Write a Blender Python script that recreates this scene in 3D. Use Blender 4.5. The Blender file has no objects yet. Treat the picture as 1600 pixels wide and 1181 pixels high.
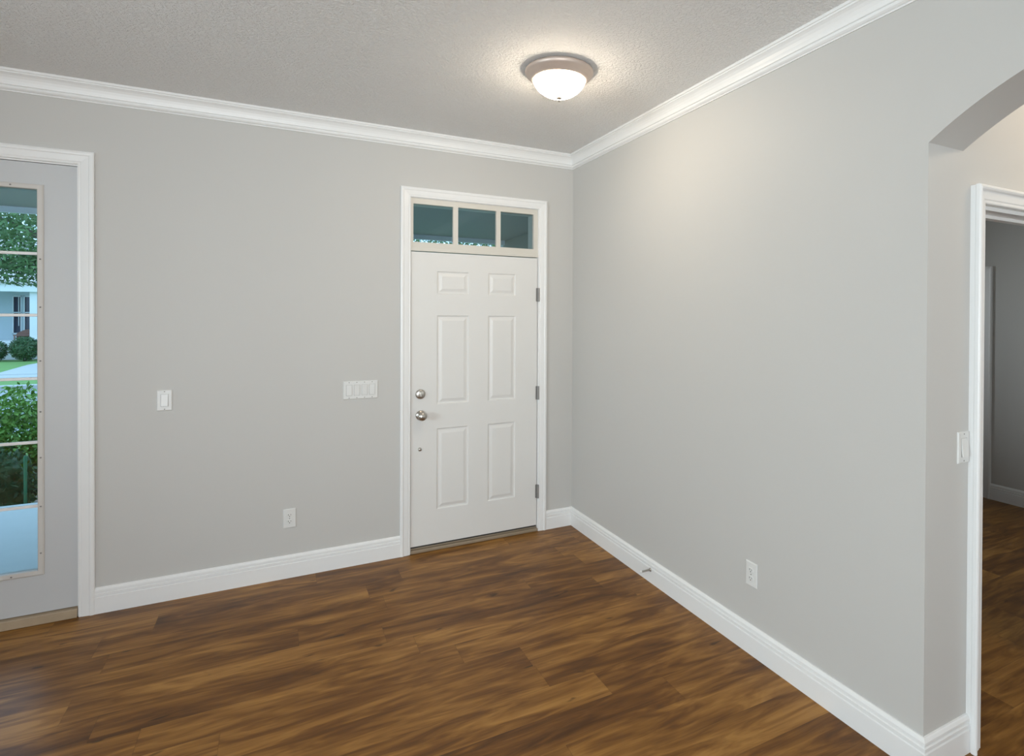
import bpy, bmesh, math, random
from mathutils import Vector, Matrix
PI = math.pi
COL = bpy.context.scene.collection
SC = bpy.context.scene

# ------------------------------------------------------------------ camera
CAM = Vector((-1.979, -3.8045, 1.5869))
YAW, PITCH, ROLL = 0.478975, -0.0071775, 0.0044917
cd = bpy.data.cameras.new('camera'); cam = bpy.data.objects.new('camera', cd); COL.objects.link(cam)
fwd = Vector((math.sin(YAW)*math.cos(PITCH), math.cos(YAW)*math.cos(PITCH), math.sin(PITCH)))
rt = Vector((math.cos(YAW), -math.sin(YAW), 0)); up = rt.cross(fwd)
rt2 = rt*math.cos(ROLL)+up*math.sin(ROLL); up2 = -rt*math.sin(ROLL)+up*math.cos(ROLL)
cam.matrix_world = Matrix(((rt2.x, up2.x, -fwd.x, CAM.x), (rt2.y, up2.y, -fwd.y, CAM.y), (rt2.z, up2.z, -fwd.z, CAM.z), (0, 0, 0, 1)))
cd.sensor_fit = 'HORIZONTAL'; cd.sensor_width = 36; cd.lens = 881.06*36/1600
cd.shift_x = -(893.948-800)/1600; cd.shift_y = (500.0-590.5)/1600
cd.clip_start = .02; cd.clip_end = 400
SC.camera = cam

# ------------------------------------------------------------------ exposure, sky, added fill lamps
SC.view_settings.view_transform = 'Standard'; SC.view_settings.look = 'None'
SC.view_settings.exposure = 0.0; SC.view_settings.gamma = 1; SC.view_settings.use_curve_mapping = False
SC.cycles.max_bounces = 12; SC.cycles.diffuse_bounces = 7; SC.cycles.glossy_bounces = 4
SC.cycles.transmission_bounces = 8; SC.cycles.transparent_max_bounces = 16
SC.cycles.caustics_reflective = False; SC.cycles.caustics_refractive = False
SC.cycles.use_denoising = True
w = bpy.data.worlds.new('sky'); SC.world = w; w.use_nodes = True
nt = w.node_tree; bg = nt.nodes['Background']
bg.inputs['Color'].default_value = (0.50, 0.75, 1.0, 1); bg.inputs['Strength'].default_value = 2.6

def area(name, loc, target, sx, sy, power, color):
    l = bpy.data.lights.new(name, 'AREA'); l.shape = 'RECTANGLE'; l.size = sx; l.size_y = sy
    l.energy = power; l.color = color
    o = bpy.data.objects.new(name, l); COL.objects.link(o); o.location = loc
    o.rotation_euler = (Vector(target)-Vector(loc)).to_track_quat('-Z', 'Y').to_euler()
    return o
# added area lamps outside unseen windows, standing in for daylight
area('fill_rear', (-3.1, -7.4, 1.9), (-3.1, -3.0, .8), 3.4, 2.2, 200, (1.0, .975, .965))
area('fill_uplight', (-3.1, -8.0, -.3), (-3.1, -6.6, 1.6), 4.5, 2.0, 520, (.97, .98, .98))  # added uplight through the rear opening, mainly for the ceiling
area('fill_left', (-6.5, -3.6, 2.1), (-3.0, -3.6, .8), 2.6, 2.0, 315, (.85, .95, 1.0))
area('fill_study', (2.1, .75, 1.7), (2.6, -2.0, .6), 1.6, 1.5, 58, (.92, .96, 1.0))  # added to brighten the study
area('fill_hall', (1.9, -7.4, 1.6), (1.2, -3.0, 1.0), 2.0, 2.0, 48, (1.0, .86, .70))  # added warm fill for the hall side and arch jamb

# ------------------------------------------------------------------ materials
def mat(name, col, rough=.5, metal=0., spec=.5, noise=0., nscale=8., bump=0., bscale=60., bdist=.001):
    m = bpy.data.materials.new(name); m.use_nodes = True; t = m.node_tree; b = t.nodes['Principled BSDF']
    b.inputs['Base Color'].default_value = (*col, 1); b.inputs['Roughness'].default_value = rough
    b.inputs['Metallic'].default_value = metal; b.inputs['Specular IOR Level'].default_value = spec
    tc = t.nodes.new('ShaderNodeTexCoord')
    n = t.nodes.new('ShaderNodeTexNoise'); n.inputs['Scale'].default_value = nscale; n.inputs['Detail'].default_value = 3
    t.links.new(tc.outputs['Object'], n.inputs['Vector'])
    mx = t.nodes.new('ShaderNodeMix'); mx.data_type = 'RGBA'
    k = max(noise, .01)
    mx.inputs[6].default_value = (*[c*(1-k) for c in col], 1); mx.inputs[7].default_value = (*[min(1, c*(1+k)) for c in col], 1)
    t.links.new(n.outputs['Fac'], mx.inputs[0]); t.links.new(mx.outputs[2], b.inputs['Base Color'])
    if bump:
        n2 = t.nodes.new('ShaderNodeTexNoise'); n2.inputs['Scale'].default_value = bscale; n2.inputs['Detail'].default_value = 2
        t.links.new(tc.outputs['Object'], n2.inputs['Vector'])
        bp = t.nodes.new('ShaderNodeBump'); bp.inputs['Strength'].default_value = bump; bp.inputs['Distance'].default_value = bdist
        t.links.new(n2.outputs['Fac'], bp.inputs['Height']); t.links.new(bp.outputs['Normal'], b.inputs['Normal'])
    return m

M = {}
M['wall'] = mat('wall_paint', (.56, .55, .53), .55, spec=.35, noise=.012, nscale=1.5, bump=.25, bscale=220, bdist=.0006)
M['trim'] = mat('trim_paint', (.82, .82, .815), .32, spec=.45)
M['door'] = mat('door_paint', (.74, .73, .71), .38, spec=.45, bump=.08, bscale=300, bdist=.0004)
M['fdoor'] = mat('patio_door_paint', (.56, .57, .58), .4, spec=.4)
M['lite'] = mat('lite_frame_plastic', (.60, .575, .545), .45)
M['transom'] = mat('transom_frame_paint', (.66, .63, .57), .42)
M['nickel'] = mat('satin_nickel', (.50, .47, .43), .28, metal=1, noise=.04, nscale=40)
M['steel'] = mat('hinge_steel', (.30, .29, .28), .5, metal=.6, noise=.04, nscale=60)
M['pan'] = mat('brushed_lamp_metal', (.58, .48, .42), .42, metal=.45, noise=.04, nscale=30)
M['plate'] = mat('switch_plastic', (.72, .72, .705), .3)
M['gap'] = mat('switch_gap_plastic', (.40, .40, .39), .6)
M['slot'] = mat('dark_slot', (.07, .07, .07), .6)
M['screw'] = mat('screw_metal', (.25, .24, .23), .4, metal=.8)
M['sill'] = mat('sill_wood', (.40, .31, .21), .5, noise=.12, nscale=14)
M['sillmetal'] = mat('threshold_metal', (.36, .29, .21), .4, metal=.35, noise=.06, nscale=20)
M['undergap'] = mat('dark_gap_strip', (.04, .035, .03), .7)
M['ext'] = mat('exterior_stucco', (.55, .56, .54), .8, noise=.04, nscale=6, bump=.4, bscale=90, bdist=.003)
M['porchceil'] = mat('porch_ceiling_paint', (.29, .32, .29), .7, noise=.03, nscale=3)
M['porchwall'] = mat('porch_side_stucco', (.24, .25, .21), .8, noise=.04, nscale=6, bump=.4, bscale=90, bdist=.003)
M['beam'] = mat('porch_beam_paint', (.80, .82, .84), .6)
M['concrete'] = mat('porch_concrete', (.58, .60, .60), .75, noise=.05, nscale=9, bump=.3, bscale=120, bdist=.002)
M['road'] = mat('asphalt', (.34, .36, .38), .9, noise=.08, nscale=3)
M['curb'] = mat('curb_concrete', (.45, .45, .45), .85, noise=.06, nscale=4)
M['grass'] = mat('lawn_grass', (.16, .30, .08), .9, noise=.3, nscale=2.5, bump=.6, bscale=25, bdist=.03)
M['mulch'] = mat('mulch', (.16, .12, .10), .95, noise=.3, nscale=6, bump=.6, bscale=40, bdist=.02)
M['housewall'] = mat('siding_paint', (.50, .56, .60), .7, noise=.03, nscale=2)
M['housewhite'] = mat('white_siding_trim', (.80, .80, .82), .6, noise=.02, nscale=2)
M['roof'] = mat('pale_shingle', (.62, .56, .56), .85, noise=.08, nscale=5)
M['darkglass'] = mat('dark_window_glass', (.035, .04, .07), .12, noise=.1, nscale=3)
M['shutter'] = mat('dark_shutter_paint', (.06, .05, .10), .5)
M['rust'] = mat('rust_brown_wood', (.26, .13, .10), .7, noise=.15, nscale=8)
M['bark'] = mat('bark', (.10, .08, .06), .9, noise=.25, nscale=8, bump=.7, bscale=20, bdist=.02)
M['stake'] = mat('green_stake_coating', (.04, .22, .10), .5)
M['leaf'] = mat('tree_leaf', (.095, .19, .06), .55, noise=.6, nscale=5)
M['leafb'] = mat('bright_hedge_leaf', (.17, .34, .05), .5, noise=.4, nscale=4)
M['leafd'] = mat('dark_shrub_leaf', (.05, .12, .045), .5, noise=.35, nscale=5)
M['blade'] = mat('strap_leaf', (.05, .12, .06), .45, noise=.3, nscale=6)

def glass_mat(name, tint):
    m = bpy.data.materials.new(name); m.use_nodes = True; t = m.node_tree
    for n in list(t.nodes): t.nodes.remove(n)
    out = t.nodes.new('ShaderNodeOutputMaterial'); tr = t.nodes.new('ShaderNodeBsdfTransparent'); gl = t.nodes.new('ShaderNodeBsdfGlossy')
    tr.inputs['Color'].default_value = (*tint, 1); gl.inputs['Roughness'].default_value = .02
    fr = t.nodes.new('ShaderNodeFresnel'); fr.inputs['IOR'].default_value = 1.45
    mx = t.nodes.new('ShaderNodeMixShader')
    t.links.new(fr.outputs[0], mx.inputs[0]); t.links.new(tr.outputs[0], mx.inputs[1]); t.links.new(gl.outputs[0], mx.inputs[2])
    t.links.new(mx.outputs[0], out.inputs['Surface']); return m
M['glass'] = glass_mat('window_glass', (.88, .95, .97))
M['clear'] = glass_mat('clear_window_glass', (.97, .98, .97))

def shade_mat():
    m = bpy.data.materials.new('lit_opal_glass'); m.use_nodes = True; t = m.node_tree; b = t.nodes['Principled BSDF']
    b.inputs['Base Color'].default_value = (.9, .87, .8, 1); b.inputs['Roughness'].default_value = .25
    b.inputs['Emission Color'].default_value = (1.0, .85, .66, 1); b.inputs['Emission Strength'].default_value = 50.0
    return m
M['shade'] = shade_mat()

def ceiling_mat():
    m = mat('knockdown_ceiling', (.92, .915, .905), .85, spec=.2); t = m.node_tree; b = t.nodes['Principled BSDF']
    tc = t.nodes.new('ShaderNodeTexCoord')
    v = t.nodes.new('ShaderNodeTexNoise'); v.inputs['Scale'].default_value = 70; v.inputs['Detail'].default_value = 4; v.inputs['Roughness'].default_value = .6
    v.inputs['Distortion'].default_value = .6
    t.links.new(tc.outputs['Object'], v.inputs['Vector'])
    r = t.nodes.new('ShaderNodeMapRange'); r.inputs[1].default_value = .40; r.inputs[2].default_value = .62
    t.links.new(v.outputs['Fac'], r.inputs[0])
    bp = t.nodes.new('ShaderNodeBump'); bp.inputs['Strength'].default_value = .9; bp.inputs['Distance'].default_value = .005
    t.links.new(r.outputs[0], bp.inputs['Height']); t.links.new(bp.outputs['Normal'], b.inputs['Normal'])
    return m
M['ceiling'] = ceiling_mat()

def floor_mat():
    m = bpy.data.materials.new('vinyl_plank'); m.use_nodes = True; t = m.node_tree; b = t.nodes['Principled BSDF']
    N = t.nodes.new; L = t.links.new
    def mth(op, a, bb=None, c=None):
        n = N('ShaderNodeMath'); n.operation = op
        for i, v in enumerate((a, bb, c)):
            if v is None: continue
            if isinstance(v, (int, float)): n.inputs[i].default_value = v
            else: L(v, n.inputs[i])
        return n.outputs[0]
    tc = N('ShaderNodeTexCoord'); sp = N('ShaderNodeSeparateXYZ'); L(tc.outputs['Object'], sp.inputs[0])
    X, Y = sp.outputs[0], sp.outputs[1]
    W, LEN = .163, 1.22
    yr = mth('DIVIDE', mth('ADD', Y, .49), W); row = mth('FLOOR', yr); fy = mth('FRACT', yr)
    wn = N('ShaderNodeTexWhiteNoise'); wn.noise_dimensions = '1D'; L(row, wn.inputs['W'])
    xr = mth('ADD', mth('DIVIDE', X, LEN), mth('MULTIPLY', wn.outputs['Value'], 7.3)); colm = mth('FLOOR', xr); fx = mth('FRACT', xr)
    idv = N('ShaderNodeCombineXYZ'); L(row, idv.inputs[0]); L(colm, idv.inputs[1])
    wn2 = N('ShaderNodeTexWhiteNoise'); wn2.noise_dimensions = '3D'; L(idv.outputs[0], wn2.inputs['Vector'])
    rnd = wn2.outputs['Value']
    # grain
    def grain(sx, sy, det, dist, rough=.55):
        c = N('ShaderNodeCombineXYZ'); L(mth('MULTIPLY', X, sx), c.inputs[0]); L(mth('MULTIPLY', Y, sy), c.inputs[1]); L(mth('MULTIPLY', rnd, 57.), c.inputs[2])
        n = N('ShaderNodeTexNoise'); n.inputs['Scale'].default_value = 1; n.inputs['Detail'].default_value = det; n.inputs['Distortion'].default_value = dist
        n.inputs['Roughness'].default_value = rough
        L(c.outputs[0], n.inputs['Vector']); return n.outputs['Fac']
    g1 = grain(2.3, 14, 3, 1.3); g2 = grain(5, 75, 3, .4); g3 = grain(11, 260, 2, .2); g4 = grain(.9, 5.5, 2, .5)
    k = grain(6, 18, 1, .6)
    f = mth('ADD', mth('MULTIPLY', g1, .62), mth('ADD', mth('MULTIPLY', g2, .16), mth('MULTIPLY', g4, .34)))
    f = mth('ADD', f, mth('MULTIPLY', g3, .05))
    f = mth('ADD', f, mth('MULTIPLY', mth('SUBTRACT', rnd, .5), .10))
    r = N('ShaderNodeValToRGB'); L(f, r.inputs[0]); e = r.color_ramp.elements
    e[0].position = .40; e[0].color = (.072, .026, .0035, 1); e[1].position = .74; e[1].color = (.365, .18, .042, 1)
    x = e.new(.52); x.color = (.137, .053, .008, 1); x = e.new(.60); x.color = (.208, .090, .016, 1); x = e.new(.67); x.color = (.28, .129, .027, 1)
    # knots
    kn = N('ShaderNodeMapRange'); L(k, kn.inputs[0]); kn.inputs[1].default_value = .735; kn.inputs[2].default_value = .80; kn.inputs[3].default_value = 1; kn.inputs[4].default_value = .35
    mk = N('ShaderNodeMix'); mk.data_type = 'RGBA'; mk.blend_type = 'MULTIPLY'; mk.inputs[0].default_value = 1
    L(r.outputs[0], mk.inputs[6]); L(kn.outputs[0], mk.inputs[7])
    # seams
    dy = mth('MULTIPLY', mth('MINIMUM', fy, mth('SUBTRACT', 1., fy)), W); dx = mth('MULTIPLY', mth('MINIMUM', fx, mth('SUBTRACT', 1., fx)), LEN)
    d = mth('MINIMUM', dy, dx)
    s = N('ShaderNodeMapRange'); L(d, s.inputs[0]); s.inputs[1].default_value = 0; s.inputs[2].default_value = .0016; s.inputs[3].default_value = .62; s.inputs[4].default_value = 1
    ms = N('ShaderNodeMix'); ms.data_type = 'RGBA'; ms.blend_type = 'MULTIPLY'; ms.inputs[0].default_value = 1
    L(mk.outputs[2], ms.inputs[6]); L(s.outputs[0], ms.inputs[7]); L(ms.outputs[2], b.inputs['Base Color'])
    b.inputs['Roughness'].default_value = .36; b.inputs['Specular IOR Level'].default_value = .28
    bp = N('ShaderNodeBump'); bp.inputs['Strength'].default_value = .15; bp.inputs['Distance'].default_value = .0008
    hh = mth('ADD', mth('MULTIPLY', g2, .5), s.outputs[0]); L(hh, bp.inputs['Height']); L(bp.outputs['Normal'], b.inputs['Normal'])
    return m
M['floor'] = floor_mat()

# ------------------------------------------------------------------ helpers
def obj(name, bm, m, parent=None, smooth=False):
    me = bpy.data.meshes.new(name); bmesh.ops.recalc_face_normals(bm, faces=bm.faces) if smooth != 'raw' else None
    bm.to_mesh(me); bm.free(); me.materials.append(m)
    if smooth is True:
        for p in me.polygons: p.use_smooth = True
    o = bpy.data.objects.new(name, me); COL.objects.link(o)
    if parent: o.parent = parent
    return o
def tag(o, label=None, cat=None, group=None, kind=None):
    if label: o['label'] = label
    if cat: o['category'] = cat
    if group: o['group'] = group
    if kind: o['kind'] = kind
    return o
def empty(name, loc=(0, 0, 0), rz=0.):
    o = bpy.data.objects.new(name, None); COL.objects.link(o); o.location = loc; o.rotation_euler = (0, 0, rz); o.empty_display_size = .05
    return o
def copy_tree(o, parent=None):
    c = o.copy(); COL.objects.link(c)
    if parent: c.parent = parent
    for ch in list(o.children): copy_tree(ch, c)
    return c
def box(bm, x0, y0, z0, x1, y1, z1, bev=0.):
    v = [bm.verts.new(p) for p in ((x0,y0,z0),(x1,y0,z0),(x1,y1,z0),(x0,y1,z0),(x0,y0,z1),(x1,y0,z1),(x1,y1,z1),(x0,y1,z1))]
    fs = [bm.faces.new([v[i] for i in f]) for f in ((0,3,2,1),(4,5,6,7),(0,1,5,4),(1,2,6,5),(2,3,7,6),(3,0,4,7))]
    if bev:
        es = list({e for f in fs for e in f.edges})
        bmesh.ops.bevel(bm, geom=es, offset=bev, segments=2, affect='EDGES', profile=.6)
def boxo(name, m, *a, parent=None, bev=0.):
    bm = bmesh.new(); box(bm, *a, bev=bev); return obj(name, bm, m, parent)
def lathe(bm, prof, axis='z', origin=(0, 0, 0), seg=40):
    """prof: (radius, height) list."""
    rings = []
    O = Vector(origin)
    def P(r, h, a):
        c, s = r*math.cos(a), r*math.sin(a)
        return O+{'z': Vector((c, s, h)), 'y': Vector((c, h, s)), 'x': Vector((h, c, s))}[axis]
    for r, h in prof:
        if r < 1e-6: rings.append([bm.verts.new(P(0, h, 0))])
        else: rings.append([bm.verts.new(P(r, h, 2*PI*i/seg)) for i in range(seg)])
    for a, b in zip(rings, rings[1:]):
        for i in range(seg):
            j = (i+1) % seg
            if len(a) == 1 and len(b) == 1: continue
            if len(a) == 1: bm.faces.new((a[0], b[i], b[j]))
            elif len(b) == 1: bm.faces.new((a[i], a[j], b[0]))
            else: bm.faces.new((a[i], a[j], b[j], b[i]))
def sweep(bm, path, N, prof, sign=1, closed=False):
    """mitred sweep: prof (a, b), a = in-plane offset sideways, b = along N."""
    P = [Vector(p) for p in path]; N = Vector(N); n = len(P); rings = []
    for i in range(n):
        def sd(a, b): return N.cross((b-a).normalized())*sign
        if closed: s1, s2 = sd(P[i-1], P[i]), sd(P[i], P[(i+1) % n])
        elif i == 0: s1 = s2 = sd(P[0], P[1])
        elif i == n-1: s1 = s2 = sd(P[-2], P[-1])
        else: s1, s2 = sd(P[i-1], P[i]), sd(P[i], P[i+1])
        m = (s1+s2)/(1+s1.dot(s2))
        rings.append([bm.verts.new(P[i]+m*a+N*b) for a, b in prof])
    k = len(prof)
    for i in range(n if closed else n-1):
        A, B = rings[i], rings[(i+1) % n]
        for j in range(k): bm.faces.new((A[j], A[(j+1) % k], B[(j+1) % k], B[j]))
    if not closed: bm.faces.new(rings[0]); bm.faces.new(rings[-1])
def wallmesh(bm, axis, c0, c1, us, zs, holes):
    """wall slab between c0..c1 on `axis` ('x' or 'y'), u spans the other axis; cells whose centre is in a hole stay open."""
    us, zs = sorted(us), sorted(zs)
    def P(u, c, z): return (c, u, z) if axis == 'x' else (u, c, z)
    def solid(i, j):
        if i < 0 or j < 0 or i >= len(us)-1 or j >= len(zs)-1: return False
        u, z = (us[i]+us[i+1])/2, (zs[j]+zs[j+1])/2
        return not any(a < u < b and e < z < f for a, b, e, f in holes)
    V = {}
    def v(i, c, j):
        k = (i, c, j)
        if k not in V: V[k] = bm.verts.new(P(us[i], c1 if c else c0, zs[j]))
        return V[k]
    for i in range(len(us)-1):
        for j in range(len(zs)-1):
            if not solid(i, j): continue
            for c in (0, 1): bm.faces.new((v(i, c, j), v(i+1, c, j), v(i+1, c, j+1), v(i, c, j+1)))
            if not solid(i-1, j): bm.faces.new((v(i,0,j), v(i,1,j), v(i,1,j+1), v(i,0,j+1)))
            if not solid(i+1, j): bm.faces.new((v(i+1,0,j), v(i+1,1,j), v(i+1,1,j+1), v(i+1,0,j+1)))
            if not solid(i, j-1): bm.faces.new((v(i,0,j), v(i+1,0,j), v(i+1,1,j), v(i,1,j)))
            if not solid(i, j+1): bm.faces.new((v(i,0,j+1), v(i+1,0,j+1), v(i+1,1,j+1), v(i,1,j+1)))
def wall(name, m, axis, c0, c1, u0, u1, z0, z1, holes=()):
    us = {u0, u1}; zs = {z0, z1}
    for a, b, e, f in holes: us |= {a, b}; zs |= {max(e, z0), min(f, z1)}
    bm = bmesh.new(); wallmesh(bm, axis, c0, c1, us, zs, holes); return tag(obj(name, bm, m), kind='structure')
def struct(o): o['kind'] = 'structure'; return o

# ------------------------------------------------------------------ room shell
H = 2.7986
L = -2.6448           # plane of the arch jamb and of the hall wall
T = .209              # thickness of the arched wall
XL, YB, XF = -6.0, -7.0, 3.56
EX0, EX1 = -1.206, -.292      # entry door opening
FX1 = -2.915; FX0 = FX1-.93   # glazed door opening
struct(boxo('floor', M['floor'], XL-.15, YB-.15, -.12, XF+.15, .0, 0.))
struct(boxo('ceiling', M['ceiling'], XL-.15, YB-.15, H, XF+.15, .15, H+.12))
wall('wall_front', M['wall'], 'y', 0., .15, XL-.15, XF+.15, -.12, H, [(1.3, 2.9, .8, 2.3), (EX0-.004, EX1+.012, -.005, 2.372), (FX0-.004, FX1+.004, -.005, 2.365)])
wall('wall_left', M['wall'], 'x', XL-.15, XL, YB-.15, 0, 0, H, [(-4.9, -2.3, .5, 2.4)])
wall('wall_back', M['wall'], 'y', YB-.15, YB, XL, XF, 0, H, [(-4.8, -1.4, .25, 2.45), (.9, 2.9, .3, 2.3)])
wall('wall_far', M['wall'], 'x', XF, XF+.12, YB-.15, 0, 0, H)
wall('wall_hall', M['wall'], 'y', L, L+.12, T, XF, 0, H, [(.314, 1.16, -.1, 2.004)])
# arched wall between room and hall
ARC_R, ARC_Y, ARC_Z = 1.20, -3.333, 2.188-1.2*math.cos(math.asin(.688/1.2))
bm = bmesh.new()
out = [(0, 0), (0, H), (YB, H), (YB, 0), (-4.021, 0)]
th = math.asin(.688/1.2)
for i in range(49):
    a = -th+2*th*i/48; out.append((ARC_Y+ARC_R*math.sin(a), ARC_Z+ARC_R*math.cos(a)))
out[5] = (-4.021, 2.188); out[-1] = (L, 2.188); out.append((L, 0))
A = [bm.verts.new((0, y, z)) for y, z in out]; B = [bm.verts.new((T, y, z)) for y, z in out]
bm.faces.new(A); bm.faces.new(B[::-1])
for i in range(len(out)):
    j = (i+1) % len(out); f = bm.faces.new((A[i], A[j], B[j], B[i]))
struct(obj('wall_right', bm, M['wall'], smooth='raw'))

# ------------------------------------------------------------------ mouldings
BASE = [(0, 0), (.015, 0), (.015, .085), (.0105, .0885), (.0105, .0905), (.0148, .0930), (.0148, .1050), (.0090, .1085), (.0090, .1110), (.0135, .1135), (.0130, .1240), (.0085, .1330), (.005, .1365), (0, .1366)]
CROWN = [(0, -.103), (.0062, -.103), (.0062, -.0985), (.0035, -.0965), (.0110, -.0935), (.0165, -.0880), (.0168, -.0800), (.0120, -.0778), (.0120, -.0755), (.0185, -.0735), (.0200, -.0690), (.0165, -.0668), (.0172, -.0640), (.0192, -.0530), (.0240, -.0400), (.0315, -.0290), (.0410, -.0215), (.0440, -.0205), (.0440, -.0135), (.0495, -.0120), (.0495, 0), (0, 0)]
CAS = [(0, 0), (0, .0085), (.004, .0105), (.010, .0095), (.014, .0115), (.034, .0135), (.042, .0140), (.0455, .0175), (.052, .0185), (.0585, .0175), (.0635, .0145), (.0635, 0)]
def moulding(name, path, prof, sign, N=(0, 0, 1)):
    bm = bmesh.new(); sweep(bm, path, N, prof, sign); return struct(obj(name, bm, M['trim']))
# baseboards: run so that N x t points into the room
moulding('baseboard_front', [(-2.8432, 0, 0), (-1.2735, 0, 0)], BASE, -1)
moulding('baseboard_right', [(-.2205, 0, 0), (0, 0, 0), (0, L, 0), (.259, L, 0)], BASE, -1)
moulding('baseboard_left', [(XL, YB, 0), (XL, 0, 0), (FX0-.072, 0, 0)], BASE, -1)
moulding('baseboard_back', [(0, YB, 0), (XL, YB, 0)], BASE, -1)
moulding('baseboard_study', [(XF, -.0, 0), (XF, -1.0, 0)], BASE, -1)
moulding('baseboard_far', [(XF, -1.122, 0), (XF, L+.12, 0)], BASE, -1)
moulding('baseboard_hall', [(1.24, L, 0), (XF, L, 0), (XF, YB, 0)], BASE, -1)
moulding('trim_1', [(XL, YB, H), (XL, 0, H), (0, 0, H), (0, YB, H), (XL, YB, H)], CROWN, -1)
CAS2 = [(0, 0), (0, .0185), (.004, .0205), (.012, .020), (.016, .0225), (.036, .025), (.044, .026), (.048, .033), (.054, .036), (.0605, .0345), (.0645, .0305), (.0645, .0195), (.0625, .0175), (.0625, 0)]
def casing(name, x0, x1, ztop, width, y=0., z0=0., ny=-1, prof0=None):
    s = width/.0635; bm = bmesh.new(); prof = [(a*s, b) for a, b in (prof0 or CAS)]
    sweep(bm, [(x0, y, z0), (x0, y, ztop), (x1, y, ztop), (x1, y, z0)], (0, ny, 0), prof, 1)
    return struct(obj(name, bm, M['trim']))
casing('trim_2', EX0-.0045, EX1+.0075, 2.370, .0635)
casing('trim_3', FX0-.0, FX1+.004, 2.365, .068)
casing('trim_4', .322, 1.15, 2.007, .0635, y=L, prof0=CAS2)
# casing of a door in the far wall of the next room
bm = bmesh.new(); sweep(bm, [(XF, -.25, 0), (XF, -.25, 1.972), (XF, -1.055, 1.972), (XF, -1.055, 0)], (-1, 0, 0), [(a*1.05, b) for a, b in CAS], 1)
struct(obj('trim_5', bm, M['trim']))
boxo('door_4', M['door'], XF-.006, -1.05, .01, XF+.0, -.255, 1.968)['kind'] = 'structure'

# jamb of the hall doorway with its stop
bm = bmesh.new()
jx0, jx1, jz = .314, 1.16, 2.004
box(bm, jx0, L+.001, 0, jx0+.014, L+.121, jz); box(bm, jx1-.014, L+.001, 0, jx1, L+.121, jz); box(bm, jx0+.014, L+.001, jz-.014, jx1-.014, L+.121, jz)
box(bm, jx0+.014, L+.055, 0, jx0+.025, L+.085, jz-.014); box(bm, jx1-.025, L+.055, 0, jx1-.014, L+.085, jz-.014); box(bm, jx0+.025, L+.055, jz-.027, jx1-.025, L+.085, jz-.014)
struct(obj('trim_6', bm, M['trim']))

# ------------------------------------------------------------------ entry door (door_1)
d1 = empty('door_1', ((EX0+EX1)/2, 0, 0)); d1['kind'] = 'structure'
DX = d1.location.x
def rel(o, root):
    o.parent = root; o.matrix_parent_inverse = Matrix.Identity(4); return o
def shift(bm, v): bmesh.ops.translate(bm, verts=bm.verts, vec=v)
# slab with six raised panels
SX0, SX1, SZ0, SZ1, SY = -1.2035, -.2925, .043, 2.010, .004
cols = [(-1.034, -.808), (-.672, -.460)]; rows = [(1.730, 1.888), (.983, 1.588), (.270, .823)]
bm = bmesh.new()
xs = sorted({SX0, SX1, *[c for p in cols for c in p]}); zs = sorted({SZ0, SZ1, *[c for p in rows for c in p]})
def isp(i, j):
    x, z = (xs[i]+xs[i+1])/2, (zs[j]+zs[j+1])/2
    return any(a < x < b for a, b in cols) and any(a < z < b for a, b in rows)
for i in range(len(xs)-1):
    for j in range(len(zs)-1):
        x0, x1, z0, z1 = xs[i], xs[i+1], zs[j], zs[j+1]
        if not isp(i, j):
            bm.faces.new([bm.verts.new(p) for p in ((x0, SY, z0), (x1, SY, z0), (x1, SY, z1), (x0, SY, z1))])
        else:
            steps = [(0, 0), (.003, .0005), (.008, .0062), (.016, .0068), (.021, .0058), (.036, .0012), (.038, .0008)]
            prev = None
            for ins, dep in steps:
                ring = [bm.verts.new(p) for p in ((x0+ins, SY+dep, z0+ins), (x1-ins, SY+dep, z0+ins), (x1-ins, SY+dep, z1-ins), (x0+ins, SY+dep, z1-ins))]
                if prev:
                    for q in range(4): bm.faces.new((prev[q], prev[(q+1) % 4], ring[(q+1) % 4], ring[q]))
                prev = ring
            bm.faces.new(prev)
box(bm, SX0, SY+.008, SZ0, SX1, SY+.042, SZ1)
for a, b in (((SX0, SZ0), (SX1, SZ0)), ((SX1, SZ0), (SX1, SZ1)), ((SX1, SZ1), (SX0, SZ1)), ((SX0, SZ1), (SX0, SZ0))):
    bm.faces.new([bm.verts.new(p) for p in ((a[0], SY, a[1]), (b[0], SY, b[1]), (b[0], SY+.01, b[1]), (a[0], SY+.01, a[1]))])
bmesh.ops.remove_doubles(bm, verts=bm.verts, dist=.00005)
shift(bm, (-DX, 0, 0)); obj('door_slab', bm, M['door'], d1)
# jamb
bm = bmesh.new()
box(bm, EX0-.0035, .0005, 0, EX0+.0002, .149, 2.371); box(bm, EX1+.0045, .0005, 0, EX1+.0115, .149, 2.371); box(bm, EX0, .0005, 2.3675, EX1+.0042, .149, 2.3715)
box(bm, EX0, SY+.044, .03, EX0+.012, .149, 2.0); box(bm, EX1-.008, SY+.044, .03, EX1+.0045, .149, 2.0)
shift(bm, (-DX, 0, 0)); obj('jamb', bm, M['trim'], d1)
# sill, dark strip in the gap under the slab
bm = bmesh.new(); box(bm, EX0, -.012, .001, EX1+.0042, .149, .022, .004); box(bm, EX0, .012, .022, EX1+.0042, .03, .030, .002)
shift(bm, (-DX, 0, 0)); obj('threshold', bm, M['sillmetal'], d1)
bm = bmesh.new(); box(bm, SX0, .012, .030, SX1, .030, .046); shift(bm, (-DX, 0, 0)); obj('gap_strip', bm, M['undergap'], d1)
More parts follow.
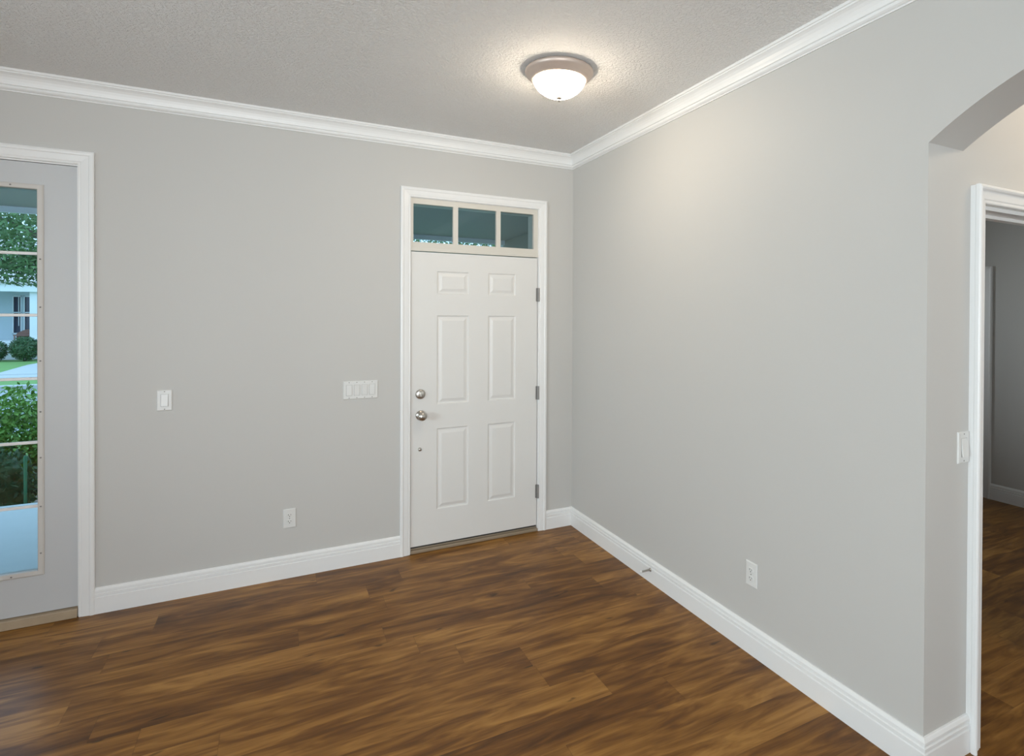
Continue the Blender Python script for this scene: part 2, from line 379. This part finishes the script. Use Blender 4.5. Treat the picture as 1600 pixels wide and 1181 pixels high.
# hinges
h0 = None
for z in (1.742, 1.020, .293):
    if not h0:
        bm = bmesh.new()
        lathe(bm, [(0, -.050), (.0085, -.049), (.0085, -.0175), (.0075, -.017), (.0085, -.0165), (.0085, .0165), (.0075, .017), (.0085, .0175), (.0085, .049), (0, .0505)], 'z', (0, -.0085, 0), 16)
        box(bm, -.0145, -.001, -.049, -.0005, .0030, .049); box(bm, .0002, -.0095, -.049, .0036, .0030, .049)
        h0 = obj('hinge', bm, M['steel'], d1); h = h0
    else: h = h0.copy(); COL.objects.link(h); h.parent = d1
    h.location = (-.2875-DX, 0, z)
# knob, deadbolt, small bolt cap, strike plates
bm = bmesh.new(); lathe(bm, [(0, -.0005), (.033, 0), (.033, -.003), (.029, -.008), (.016, -.012), (.0125, -.02), (.0125, -.030), (.019, -.036), (.0265, -.044), (.0295, -.053), (.0280, -.061), (.021, -.068), (.010, -.0715), (0, -.072)], 'y', seg=40)
k = obj('door_knob', bm, M['nickel'], d1, True); k.location = (-1.140-DX, SY, .918)
bm = bmesh.new(); lathe(bm, [(0, -.0005), (.0325, 0), (.0325, -.004), (.029, -.012), (.024, -.014), (0, -.0145)], 'y', seg=40)
k = obj('deadbolt', bm, M['nickel'], d1, True); k.location = (-1.142-DX, SY, 1.060)
bm = bmesh.new(); box(bm, -.0035, -.030, -.014, .0035, -.012, .014, .002); tt = obj('thumb_turn', bm, M['nickel'], k)
bm = bmesh.new(); lathe(bm, [(0, -.0005), (.012, 0), (.012, -.003), (.008, -.007), (0, -.0075)], 'y', seg=24)
k = obj('bolt_cap', bm, M['nickel'], d1, True); k.location = (-1.144-DX, SY, .690)
for z in (1.056, .912):
    o = boxo('strike_plate', M['steel'], -.0012, -.0002, -.030, .0008, .014, .030, parent=d1); o.location = (EX0+.0005-DX, .002, z)

# ------------------------------------------------------------------ transom (window_1)
w1 = empty('window_1', (DX, 0, 2.2)); w1['kind'] = 'structure'
TX0, TX1, TZ0, TZ1 = EX0+.0005, EX1+.004, 2.016, 2.367
panes = [(-1.190, -.922), (-.887, -.611), (-.578, -.322)]; PZ0, PZ1 = 2.076, 2.330
bm = bmesh.new()
hs = [(a, b, PZ0, PZ1) for a, b in panes]
us = {TX0, TX1} | {v for p in panes for v in p}
wallmesh(bm, 'y', .006, .030, us, {TZ0, TZ1, PZ0, PZ1}, hs)
wallmesh(bm, 'y', .0305, .11, {TX0, TX1, panes[0][0], panes[2][1]}, {TZ0, TZ1, PZ0, PZ1}, [(panes[0][0], panes[2][1], PZ0, PZ1)])
box(bm, TX0, .0005, TZ0, TX1, .0055, TZ0+.018, .0015)
shift(bm, (-DX, 0, -2.2)); obj('transom_frame', bm, M['transom'], w1)
bm = bmesh.new(); box(bm, panes[0][0], .032, PZ0, panes[2][1], .036, PZ1); shift(bm, (-DX, 0, -2.2)); obj('pane', bm, M['glass'], w1)

# ------------------------------------------------------------------ glazed patio door (door_2)
FC = (FX0+FX1)/2
d2 = empty('door_2', (FC, 0, 0)); d2['kind'] = 'structure'
GX1, GX0, GZ0, GZ1 = -3.0755, FX0+.16, .272, 2.220
FY = .012
bm = bmesh.new()
wallmesh(bm, 'y', FY, FY+.044, {FX0, FX1, GX0-.012, GX1+.012}, {.052, 2.355, GZ0-.012, GZ1+.012}, [(GX0-.012, GX1+.012, GZ0-.012, GZ1+.012)])
shift(bm, (-FC, 0, 0)); obj('door_slab', bm, M['fdoor'], d2)
bm = bmesh.new(); box(bm, FX0-.003, .0005, 0, FX0-.0002, .149, 2.364); box(bm, FX1+.0002, .0005, 0, FX1+.003, .149, 2.364); box(bm, FX0, .0005, 2.357, FX1, .149, 2.3645)
shift(bm, (-FC, 0, 0)); obj('jamb', bm, M['trim'], d2)
# lite frame round the glass
LF = [(0, 0), (0, .005), (.003, .0085), (.020, .0085), (.0255, .0045), (.0255, 0)]
bm = bmesh.new(); sweep(bm, [(GX0, FY, GZ0), (GX0, FY, GZ1), (GX1, FY, GZ1), (GX1, FY, GZ0)], (0, -1, 0), LF, 1, True)
# frame reveal to the glass
box(bm, GX0-.006, FY+.0, GZ0-.006, GX0, FY+.044, GZ1+.006); box(bm, GX1, FY+.0, GZ0-.006, GX1+.006, FY+.044, GZ1+.006)
box(bm, GX0, FY, GZ0-.006, GX1, FY+.044, GZ0); box(bm, GX0, FY, GZ1, GX1, FY+.044, GZ1+.006)
shift(bm, (-FC, 0, 0)); lf = obj('lite_frame', bm, M['lite'], d2)
bm = bmesh.new()
for z in (1.8935, 1.579, 1.2545, .928, .6005): box(bm, GX0, FY+.004, z-.0075, GX1, FY+.018, z+.0075, .003)
for i in (1, 2):
    x = GX0+(GX1-GX0)*i/3; box(bm, x-.0075, FY+.003, GZ0, x+.0075, FY+.019, GZ1, .003)
shift(bm, (-FC, 0, 0)); obj('muntin_grid', bm, M['trim'], d2)
bm = bmesh.new(); box(bm, GX0, FY+.020, GZ0, GX1, FY+.024, GZ1); shift(bm, (-FC, 0, 0)); obj('pane', bm, M['glass'], d2)
bm = bmesh.new(); lathe(bm, [(0, -.002), (.0022, -.0016), (.0042, 0), (0, .0003)], 'y', seg=12); s0 = obj('screw', bm, M['screw'], d2)
spots = [(GX1+.013, z) for z in (1.865, 1.62, 1.345, 1.085, .85, .60, .36)]+[(GX1-.10, GZ1+.013), (GX1-.10, GZ0-.013)]
s0.location = (spots[0][0]-FC, FY-.0085, spots[0][1])
for x, z in spots[1:]:
    s = s0.copy(); COL.objects.link(s); s.parent = d2; s.location = (x-FC, FY-.0085, z)
bm = bmesh.new(); box(bm, FX0, -.016, .001, FX1+.0, .149, .048, .004); shift(bm, (-FC, 0, 0)); obj('threshold', bm, M['sill'], d2)

# unseen windows of room, study and hall, added to let light in
def simple_window(name, axis, c, u0, u1, z0, z1, n):
    r = empty(name, (c, (u0+u1)/2, z0) if axis == 'x' else ((u0+u1)/2, c, z0)); r['kind'] = 'structure'
    t = .05; holes = []
    wd = (u1-u0-t*(n+1))/n; us = {u0, u1}
    for i in range(n):
        a = u0+t+(wd+t)*i; holes.append((a, a+wd, z0+t, z1-t)); us |= {a, a+wd}
    bm = bmesh.new(); wallmesh(bm, axis, c-.03, c+.03, us, {z0, z1, z0+t, z1-t}, holes); shift(bm, -r.location); obj('window_frame', bm, M['trim'], r)
    bm = bmesh.new()
    for a, b, e, f in holes:
        if axis == 'x': box(bm, c-.003, a, e, c+.003, b, f)
        else: box(bm, a, c-.003, e, b, c+.003, f)
    shift(bm, -r.location); obj('pane', bm, M['clear'], r)
simple_window('added_window_4', 'y', .075, 1.3, 2.9, .8, 2.3, 2)
simple_window('added_window_5', 'y', YB-.075, .9, 2.9, .3, 2.3, 2)
simple_window('added_window_2', 'x', XL-.075, -4.9, -2.3, .5, 2.4, 2)
simple_window('added_window_3', 'y', YB-.075, -4.8, -1.4, .25, 2.45, 3)

# ------------------------------------------------------------------ ceiling lights
def ceiling_light(label, x, y, group=None):
    r = empty('ceiling_light', (x, y, H)); tag(r, label, 'ceiling light', group)
    bm = bmesh.new(); lathe(bm, [(0, -.0003), (.158, -.0003), (.160, -.004), (.167, -.008), (.1685, -.013), (.1675, -.019), (.163, -.028), (.154, -.034), (.144, -.044), (.137, -.053), (.131, -.056), (.127, -.054), (0, -.054)], seg=72)
    obj('pan', bm, M['pan'], r, True)
    bm = bmesh.new(); pr = []
    for i in range(15):
        t = i/14; a = t*PI/2
        pr.append((.1275*math.cos(a)**1.08, -.0545-.083*math.sin(a)**1.22))
    pr[-1] = (0, pr[-1][1]); lathe(bm, pr, seg=72); obj('glass_shade', bm, M['shade'], r, True)
    bm = bmesh.new(); lathe(bm, [(0, -.135), (.015, -.136), (.015, -.139), (.007, -.1425), (.005, -.146), (.0075, -.150), (.0055, -.155), (0, -.157)], seg=20)
    obj('finial', bm, M['nickel'], r, True)
    return r
cl = ceiling_light('round flush ceiling light with glowing white glass bowl above the entry', -.7546, -1.2974)
c2 = copy_tree(cl); c2.location = (.95, -3.25, H); c2['label'] = 'unseen ceiling light added in the hall beyond the arch'  # out of view, added as a source for the hall's light

# ------------------------------------------------------------------ switches and outlets
def plate_mesh(wd, ht):
    bm = bmesh.new(); pr = [(0, 0), (0, .0)]
    # bevelled plate facing -y
    prev = None
    for ins, dep in ((0, 0), (0, -.0025), (.0022, -.0052), (.004, -.0058)):
        ring = [bm.verts.new(p) for p in ((-wd/2+ins, dep, -ht/2+ins), (wd/2-ins, dep, -ht/2+ins), (wd/2-ins, dep, ht/2-ins), (-wd/2+ins, dep, ht/2-ins))]
        if prev:
            for q in range(4): bm.faces.new((prev[q], prev[(q+1) % 4], ring[(q+1) % 4], ring[q]))
        else: bm.faces.new(ring)
        prev = ring
    bm.faces.new(prev); return bm
def screw(parent, x, z):
    bm = bmesh.new(); lathe(bm, [(0, -.0012), (.0028, -.0006), (.0032, .001)], 'y', seg=12); o = obj('screw', bm, M['screw' if parent else 'plate'], parent); o.location = (x, -.0056, z); return o
def rocker(parent, x, ang=0.06):
    bm = bmesh.new()
    # recessed surround line and tilted paddle
    for (a, b, c, d) in ((-.0180, -.0345, -.0166, .0345), (.0166, -.0345, .0180, .0345), (-.0166, .0332, .0166, .0345), (-.0166, -.0345, .0166, -.0332)):
        box(bm, a, -.0060, b, c, -.0056, d)
    fr = obj('switch_gap', bm, M['gap'], None)
    bm = bmesh.new(); box(bm, -.0162, -.0095, -.0328, .0162, -.0050, .0328, .0012)
    bmesh.ops.rotate(bm, verts=bm.verts, cent=(0, -.006, 0), matrix=Matrix.Rotation(ang, 3, 'X'))
    o = obj('rocker', bm, M['plate'], parent); o.location.x = x
    fr.parent = o
def switch(n, loc, rz, label, tilt=.06):
    wd = .0699+(n-1)*.046
    r = empty('light_switch', loc, rz); tag(r, label, 'light switch')
    obj('wall_plate', plate_mesh(wd, .114), M['plate'], r)
    for i in range(n):
        x = (i-(n-1)/2)*.046; rocker(r, x, tilt*(1 if i % 3 else -1)); screw(r, x, .0485); screw(r, x, -.0485)
def outlet(loc, rz, label):
    r = empty('power_outlet', loc, rz); tag(r, label, 'power outlet')
    obj('wall_plate', plate_mesh(.0699, .114), M['plate'], r)
    for s in (1, -1):
        bm = bmesh.new()
        pts = [(.0165*math.cos(a), max(-.0118, min(.0118, .0165*math.sin(a)))) for a in [2*PI*i/32 for i in range(32)]]
        A = [bm.verts.new((x, -.0055, z)) for x, z in pts]; B = [bm.verts.new((x*.96, -.0085, z*.95)) for x, z in pts]
        bm.faces.new(B); [bm.faces.new((A[i], A[(i+1) % 32], B[(i+1) % 32], B[i])) for i in range(32)]
        o = obj('socket', bm, M['plate'], r); o.location.z = s*.0195
        bm = bmesh.new(); box(bm, -.0077, -.0089, -.0005, -.0052, -.0083, .0075); box(bm, .0052, -.0089, .0005, .0075, -.0083, .0070); lathe(bm, [(.0027, -.0083), (.0027, -.0089), (0, -.0089)], 'y', (0, 0, -.0062), 12)
        obj('slot', bm, M['slot'], o)
    screw(r, 0, 0)
switch(1, (-2.5415, -.0, 1.1105), 0, 'single white rocker light switch left of the four-gang switch')
switch(4, (-1.519, -.0, 1.1115), 0, 'wide white four-gang rocker light switch beside the front door', .045)
switch(1, (.2220, L, 1.1175), 0, 'single white rocker light switch on the arch jamb beside the doorway casing', .10)
outlet((-1.923, 0, .357), 0, 'white duplex outlet low on the wall left of the front door')
outlet((0, -1.845, .3735), -PI/2, 'white duplex outlet low on the long wall right of the front door')

# door stop on the right baseboard
r = empty('door_stop', (-.0150, -1.05, .078), PI/2); tag(r, 'small spring door stop sticking out of the right baseboard', 'door stop')
bm = bmesh.new(); lathe(bm, [(0, .0), (.011, .0), (.011, .003), (.006, .007), (0, .007)], 'y', seg=20); obj('mount', bm, M['nickel'], r, True)
bm = bmesh.new(); pr = []
for i in range(44): pr.append((.0042+.0012*(i % 2), .006+i*.0013))
pr.append((0, .064)); lathe(bm, pr, 'y', seg=14); obj('spring', bm, M['nickel'], r, True)
bm = bmesh.new(); lathe(bm, [(0, .062), (.0065, .062), (.0075, .068), (.0065, .074), (0, .075)], 'y', seg=16); obj('bumper', bm, M['plate'], r, True)

# ------------------------------------------------------------------ porch
R = random.Random(7)
struct(boxo('floor_porch', M['concrete'], -9.0, .15, -.20, .43, 2.66, -.05))
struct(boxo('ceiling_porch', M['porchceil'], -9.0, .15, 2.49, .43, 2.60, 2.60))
struct(boxo('trim_7', M['beam'], -9.0, 2.60, 2.442, .43, 2.66, 2.66))
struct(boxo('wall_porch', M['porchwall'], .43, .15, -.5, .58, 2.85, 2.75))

# ------------------------------------------------------------------ grounds
GZ = -.5
def poly(name, m, pts, z0, z1):
    bm = bmesh.new(); A = [bm.verts.new((x, y, z0)) for x, y in pts]; B = [bm.verts.new((x, y, z1)) for x, y in pts]
    bm.faces.new(A); bm.faces.new(B); n = len(pts)
    for i in range(n): bm.faces.new((A[i], A[(i+1) % n], B[(i+1) % n], B[i]))
    return struct(obj(name, bm, m))
def gbox(name, m, y0, y1, z0, z1, x0=-60, x1=60): return struct(boxo(name, m, x0, y0, z0, x1, y1, z1))
gbox('ground_bed', M['mulch'], .15, 5.2, -.8, -.52)
gbox('lawn_near', M['grass'], 5.2, 9.5, -.8, -.52)
gbox('street', M['road'], 9.5, 18.0, -.8, -.62)
gbox('curb', M['curb'], 18.0, 18.35, -.8, GZ)
gbox('verge', M['grass'], 18.35, 20.5, -.8, GZ)
gbox('sidewalk', M['curb'], 20.5, 21.9, -.8, GZ+.005)
gbox('lawn_far', M['grass'], 21.9, 30.2, -.8, GZ)
poly('garden_path', M['curb'], [(-10.55, 21.9), (-9.2, 21.9), (-9.7, 24.0), (-9.6, 30.1), (-10.8, 30.1), (-11.0, 26.5)], GZ-.02, GZ+.02)
gbox('planting_bed', M['mulch'], 30.2, 60, -.8, GZ+.01)

# leaves
def leaves(bm, n, fn, size, R):
    for _ in range(n):
        c = fn(); s = size*R.uniform(.6, 1.3)
        a = Vector((R.gauss(0, 1), R.gauss(0, 1), R.gauss(0, 1))).normalized()
        b = a.cross(Vector((R.gauss(0, 1), R.gauss(0, 1), R.gauss(0, 1)))).normalized()
        v = [bm.verts.new(c+p) for p in (a*s, b*s*.42, a*-s, b*-s*.42)]
        bm.faces.new(v)
def ell(R, rx, ry, rz, cz, lo=.55):
    def f():
        d = Vector((R.gauss(0, 1), R.gauss(0, 1), R.gauss(0, 1))).normalized()
        k = R.uniform(lo, 1.0)**.5
        return Vector((d.x*rx*k, d.y*ry*k, cz+d.z*rz*k))
    return f
def shrub(x, y, z, rx, ry, rz, n, size, m, label, core=True, name='shrub', cat='shrub', group=None, lo=.55):
    r = empty(name, (x, y, z)); tag(r, label, cat, group)
    bm = bmesh.new(); leaves(bm, n, ell(R, rx, ry, rz, rz, lo), size, R)
    if core:
        q = bmesh.ops.create_icosphere(bm, subdivisions=3, radius=1)['verts']
        for v in q:
            k = .80+R.uniform(-.08, .05); v.co = Vector((v.co.x*rx*k, v.co.y*ry*k, rz+v.co.z*rz*k))
    obj('foliage', bm, m, r, 'raw')
    bm = bmesh.new()
    for i in range(5):
        a = R.uniform(0, 2*PI); tube(bm, [Vector((.04*math.cos(a), .04*math.sin(a), -.02)), Vector((rx*.35*math.cos(a), ry*.35*math.sin(a), rz*1.0))], [.012+.006*rx, .006])
    obj('stem', bm, M['bark'], r); return r
def tube(bm, pts, rad, seg=8):
    rings = []
    for i, p in enumerate(pts):
        t = (pts[min(i+1, len(pts)-1)]-pts[max(i-1, 0)]).normalized()
        u = t.orthogonal().normalized(); v = t.cross(u)
        rings.append([bm.verts.new(p+(u*math.cos(2*PI*k/seg)+v*math.sin(2*PI*k/seg))*rad[i]) for k in range(seg)])
    for a, b in zip(rings, rings[1:]):
        for k in range(seg): bm.faces.new((a[k], a[(k+1) % seg], b[(k+1) % seg], b[k]))
    bm.faces.new(rings[0]); bm.faces.new(rings[-1])

# hedge shrubs beyond the porch edge
for i, (x, y, rx, rz) in enumerate(((-5.81, 4.0, .34, .70), (-5.09, 4.02, .35, .71), (-4.37, 4.0, .33, .70), (-3.65, 4.02, .33, .69))):
    lab = ['leafy bright green hedge shrub beyond the porch, half hidden at the left frame edge', 'leafy bright green hedge shrub beyond the porch slab seen through the glazed door',
           'bright green hedge shrub beyond the porch nearest the door stile', 'bright green hedge shrub hidden behind the glazed door stile'][i]
    shrub(x, y, -.52, rx, .32, rz, 5200, .030, M['leafb'], lab, core=False, lo=.15)
# strappy plants in front
def strap_plant(x, y, label):
    r = empty('strap_leaf_plant', (x, y, -.52)); tag(r, label, 'plant')
    bm = bmesh.new()
    for i in range(70):
        a = R.uniform(0, 2*PI); ln = R.uniform(.55, .95); out_ = R.uniform(.10, .30); wd = R.uniform(.007, .013)
        side = Vector((-math.sin(a), math.cos(a), 0)); pv = None
        for s in range(7):
            t = s/6; c = Vector((math.cos(a)*out_*t**1.6, math.sin(a)*out_*t**1.6*.7, ln*(t-.42*t**3)))
            wv = side*wd*(1-t**2*.92); q = (bm.verts.new(c-wv), bm.verts.new(c+wv))
            if pv: bm.faces.new((pv[0], pv[1], q[1], q[0]))
            pv = q
    obj('leaf', bm, M['blade'], r, 'raw')
strap_plant(-4.42, 2.98, 'dark strap-leaved plant at the porch edge left of the green stake')
strap_plant(-3.62, 2.98, 'dark strap-leaved plant at the porch edge right of the green stake')
shrub(-4.45, 3.42, -.52, .42, .22, .45, 1500, .035, M['leafd'], 'low dark shrub at the foot of the bright hedge, behind the green stake', core=True)
shrub(-3.55, 3.42, -.52, .42, .22, .45, 1200, .035, M['leafd'], 'low dark shrub behind the door stile at the porch edge', core=True)
bm = bmesh.new(); lathe(bm, [(0, 0), (.011, 0), (.0125, .25), (.011, .6), (.0125, .84), (.006, .85), (0, .852)], seg=14)
o = obj('garden_stake', bm, M['stake']); o.location = (-3.99, 2.90, -.53); tag(o, 'upright green garden stake just beyond the porch slab', 'stake')

# neighbouring house
hs_ = empty('house', (-12.6, 32, -.5)); tag(hs_, 'white house with porch across the street, seen through the glazed door', 'house')
HX = hs_.location
def hp(name, m, *bxs, bev=0.):
    bm = bmesh.new()
    for b in bxs: box(bm, b[0]-HX.x, b[1]-HX.y, b[2]-HX.z, b[3]-HX.x, b[4]-HX.y, b[5]-HX.z, bev)
    return obj(name, bm, m, hs_)
WN = [(-13.15, -12.84), (-12.75, -12.43)]
bm = bmesh.new(); us = {-24., -6.5}; holes = []
for a, b in WN+[(-16.6, -15.8), (-9.4, -8.6)]: us |= {a, b}; holes.append((a, b, .62, 2.43))
wallmesh(bm, 'y', 32., 32.2, us, {-.5, .62, 2.43, 3.4}, holes); shift(bm, -HX); obj('wall', bm, M['housewall'], hs_)
hp('rear_wall', M['housewall'], (-24, 32.2, -.5, -6.5, 40, 3.4))
for a, b, e, f in holes:
    wn_ = hp('window', M['housewhite'], (a, 31.97, f-.05, b, 32.03, f), (a, 31.97, e, b, 32.03, e+.05), (a, 31.97, e, a+.03, 32.03, f), (b-.03, 31.97, e, b, 32.03, f), (a, 31.97, 1.62, b, 32.02, 1.66), ((a+b)/2+.05, 31.97, 1.0, (a+b)/2+.07, 32.02, f))
    bm = bmesh.new(); box(bm, a-HX.x, 32.06-HX.y, e-HX.z, b-HX.x, 32.08-HX.y, f-HX.z); obj('pane', bm, M['darkglass'], wn_)
hp('fascia', M['housewhite'], (-24.4, 30.3, 2.58, -6.2, 30.5, 2.95))
hp('porch_ceiling', M['housewhite'], (-24.3, 30.5, 2.75, -6.3, 32., 2.85))
for x in (-18.0, -13.55, -11.95, -7.0): hp('column', M['housewhite'], (x-.16, 30.5, .2, x+.16, 30.8, 2.75))
hp('porch_floor', M['housewhite'], (-24.3, 30.3, -.5, -6.3, 32., .35))
bm = bmesh.new()
for (y0, z0, y1, z1) in ((30.2, 2.93, 36, 5.3), (36, 5.3, 41.8, 2.93)):
    v = [bm.verts.new(p) for p in ((-24.6-HX.x, y0-32, z0+.5), (-6-HX.x, y0-32, z0+.5), (-6-HX.x, y1-32, z1+.5), (-24.6-HX.x, y1-32, z1+.5), (-24.6-HX.x, y0-32, z0+.62), (-6-HX.x, y0-32, z0+.62), (-6-HX.x, y1-32, z1+.62), (-24.6-HX.x, y1-32, z1+.62))]
    for f in ((0,1,2,3), (4,5,6,7), (0,1,5,4), (1,2,6,5), (2,3,7,6), (3,0,4,7)): bm.faces.new([v[i] for i in f])
obj('roof', bm, M['roof'], hs_)
# bench on the house porch
b_ = empty('bench', (-12.45, 31.3, .35)); tag(b_, 'rust-brown bench on the white house porch, showing above the round bush', 'bench')
bm = bmesh.new(); A = []
for i in range(13):
    t = i/12; A.append((-.45+.9*t, .30+.20*math.sin(PI*t)))
f0 = [bm.verts.new((x, .30, z)) for x, z in A]+[bm.verts.new((.45, .30, .1)), bm.verts.new((-.45, .30, .1))]
f1 = [bm.verts.new((v.co.x, .35, v.co.z)) for v in f0]; bm.faces.new(f0); bm.faces.new(f1)
for i in range(len(f0)): j = (i+1) % len(f0); bm.faces.new((f0[i], f0[j], f1[j], f1[i]))
obj('backrest', bm, M['rust'], b_)
bm = bmesh.new(); box(bm, -.45, -.1, .2, .45, .3, .25, .01); obj('seat', bm, M['rust'], b_)
for x in (-.42, .38):
    for y in (-.1, .26): bm = bmesh.new(); box(bm, x, y, 0, x+.04, y+.04, .2); obj('leg', bm, M['rust'], b_)

shrub(-11.92, 29.3, -.48, .52, .5, .54, 2200, .05, M['leafd'], 'round clipped dark green bush in front of the white house', core=True)
shrub(-12.82, 29.4, -.48, .34, .36, .44, 1400, .05, M['leafd'], 'lower dark green bush left of the round clipped bush', core=False, lo=.3)
shrub(-13.9, 29.4, -.48, .5, .4, .47, 1200, .05, M['leafd'], 'dark green bush before the white house at the left frame edge', core=True)
shrub(-10.8, 29.3, -.48, .5, .5, .5, 1200, .05, M['leafd'], 'dark green bush before the white house, hidden by the door stile', core=True)

# trees
def tree(x, y, th_, r0, blobs, n, size, label):
    r = empty('tree', (x, y, -.52)); tag(r, label, 'tree')
    bm = bmesh.new(); tube(bm, [Vector((0, 0, -.05)), Vector((.05, 0, th_*.5)), Vector((0, .05, th_))], [r0, r0*.8, r0*.6])
    for b in blobs: tube(bm, [Vector((0, 0, th_*.8)), Vector((b[0]*.5, b[1]*.5, (th_+b[2])*.5)), Vector(b[:3])], [r0*.45, r0*.28, r0*.08], 6)
    obj('trunk', bm, M['bark'], r, True)
    bm = bmesh.new()
    for b in blobs:
        def f(b=b):
            d = Vector((R.gauss(0, 1), R.gauss(0, 1), R.gauss(0, 1))).normalized(); k = R.random()**.4
            return Vector((b[0]+d.x*b[3]*k, b[1]+d.y*b[3]*k, b[2]+d.z*b[4]*k))
        leaves(bm, n, f, size, R)
    obj('foliage', bm, M['leaf'], r, 'raw')
tree(-4.6, 13.5, 2.6, .16, [(-2.6, 0, 4.0, 1.5, 1.0), (-1.2, .5, 4.7, 1.6, 1.2), (.8, 0, 4.8, 1.7, 1.2), (2.6, .3, 4.7, 1.5, .9), (-3.6, .6, 4.6, 1.4, 1.2), (-2.5, -.4, 3.25, .9, .55), (0, .2, 5.8, 2.2, 1.1)], 1900, .062, 'leafy street tree in front of the white house, branches over the street')
tree(3.5, 15, 3.0, .12, [(-2.2, 0, 4.45, 1.3, .78), (-.6, .3, 4.6, 1.2, .75), (.9, 0, 4.62, 1.0, .68), (2.1, .2, 4.75, .9, .62), (0, .2, 5.6, 2.0, .9)], 1100, .07, 'small street tree whose lowest leaves show in the transom window above the front door')
tree(-19, 46, 4, .3, [(0, 0, 8, 4.5, 3.2), (4, 0, 6.8, 3.6, 3.0), (-4, 0, 7, 4, 3), (1, 0, 5.0, 4, 1.8)], 900, .26, 'large tree rising behind the roof of the white house')
tree(6, 44, 3, .3, [(0, 0, 6.2, 4, 2.2), (4.5, 0, 5.5, 3.4, 2), (-4.5, 0, 6.4, 4, 2.0), (9.5, 0, 6.2, 3, 1.7)], 1200, .28, 'distant tree low in the transom window above the front door')
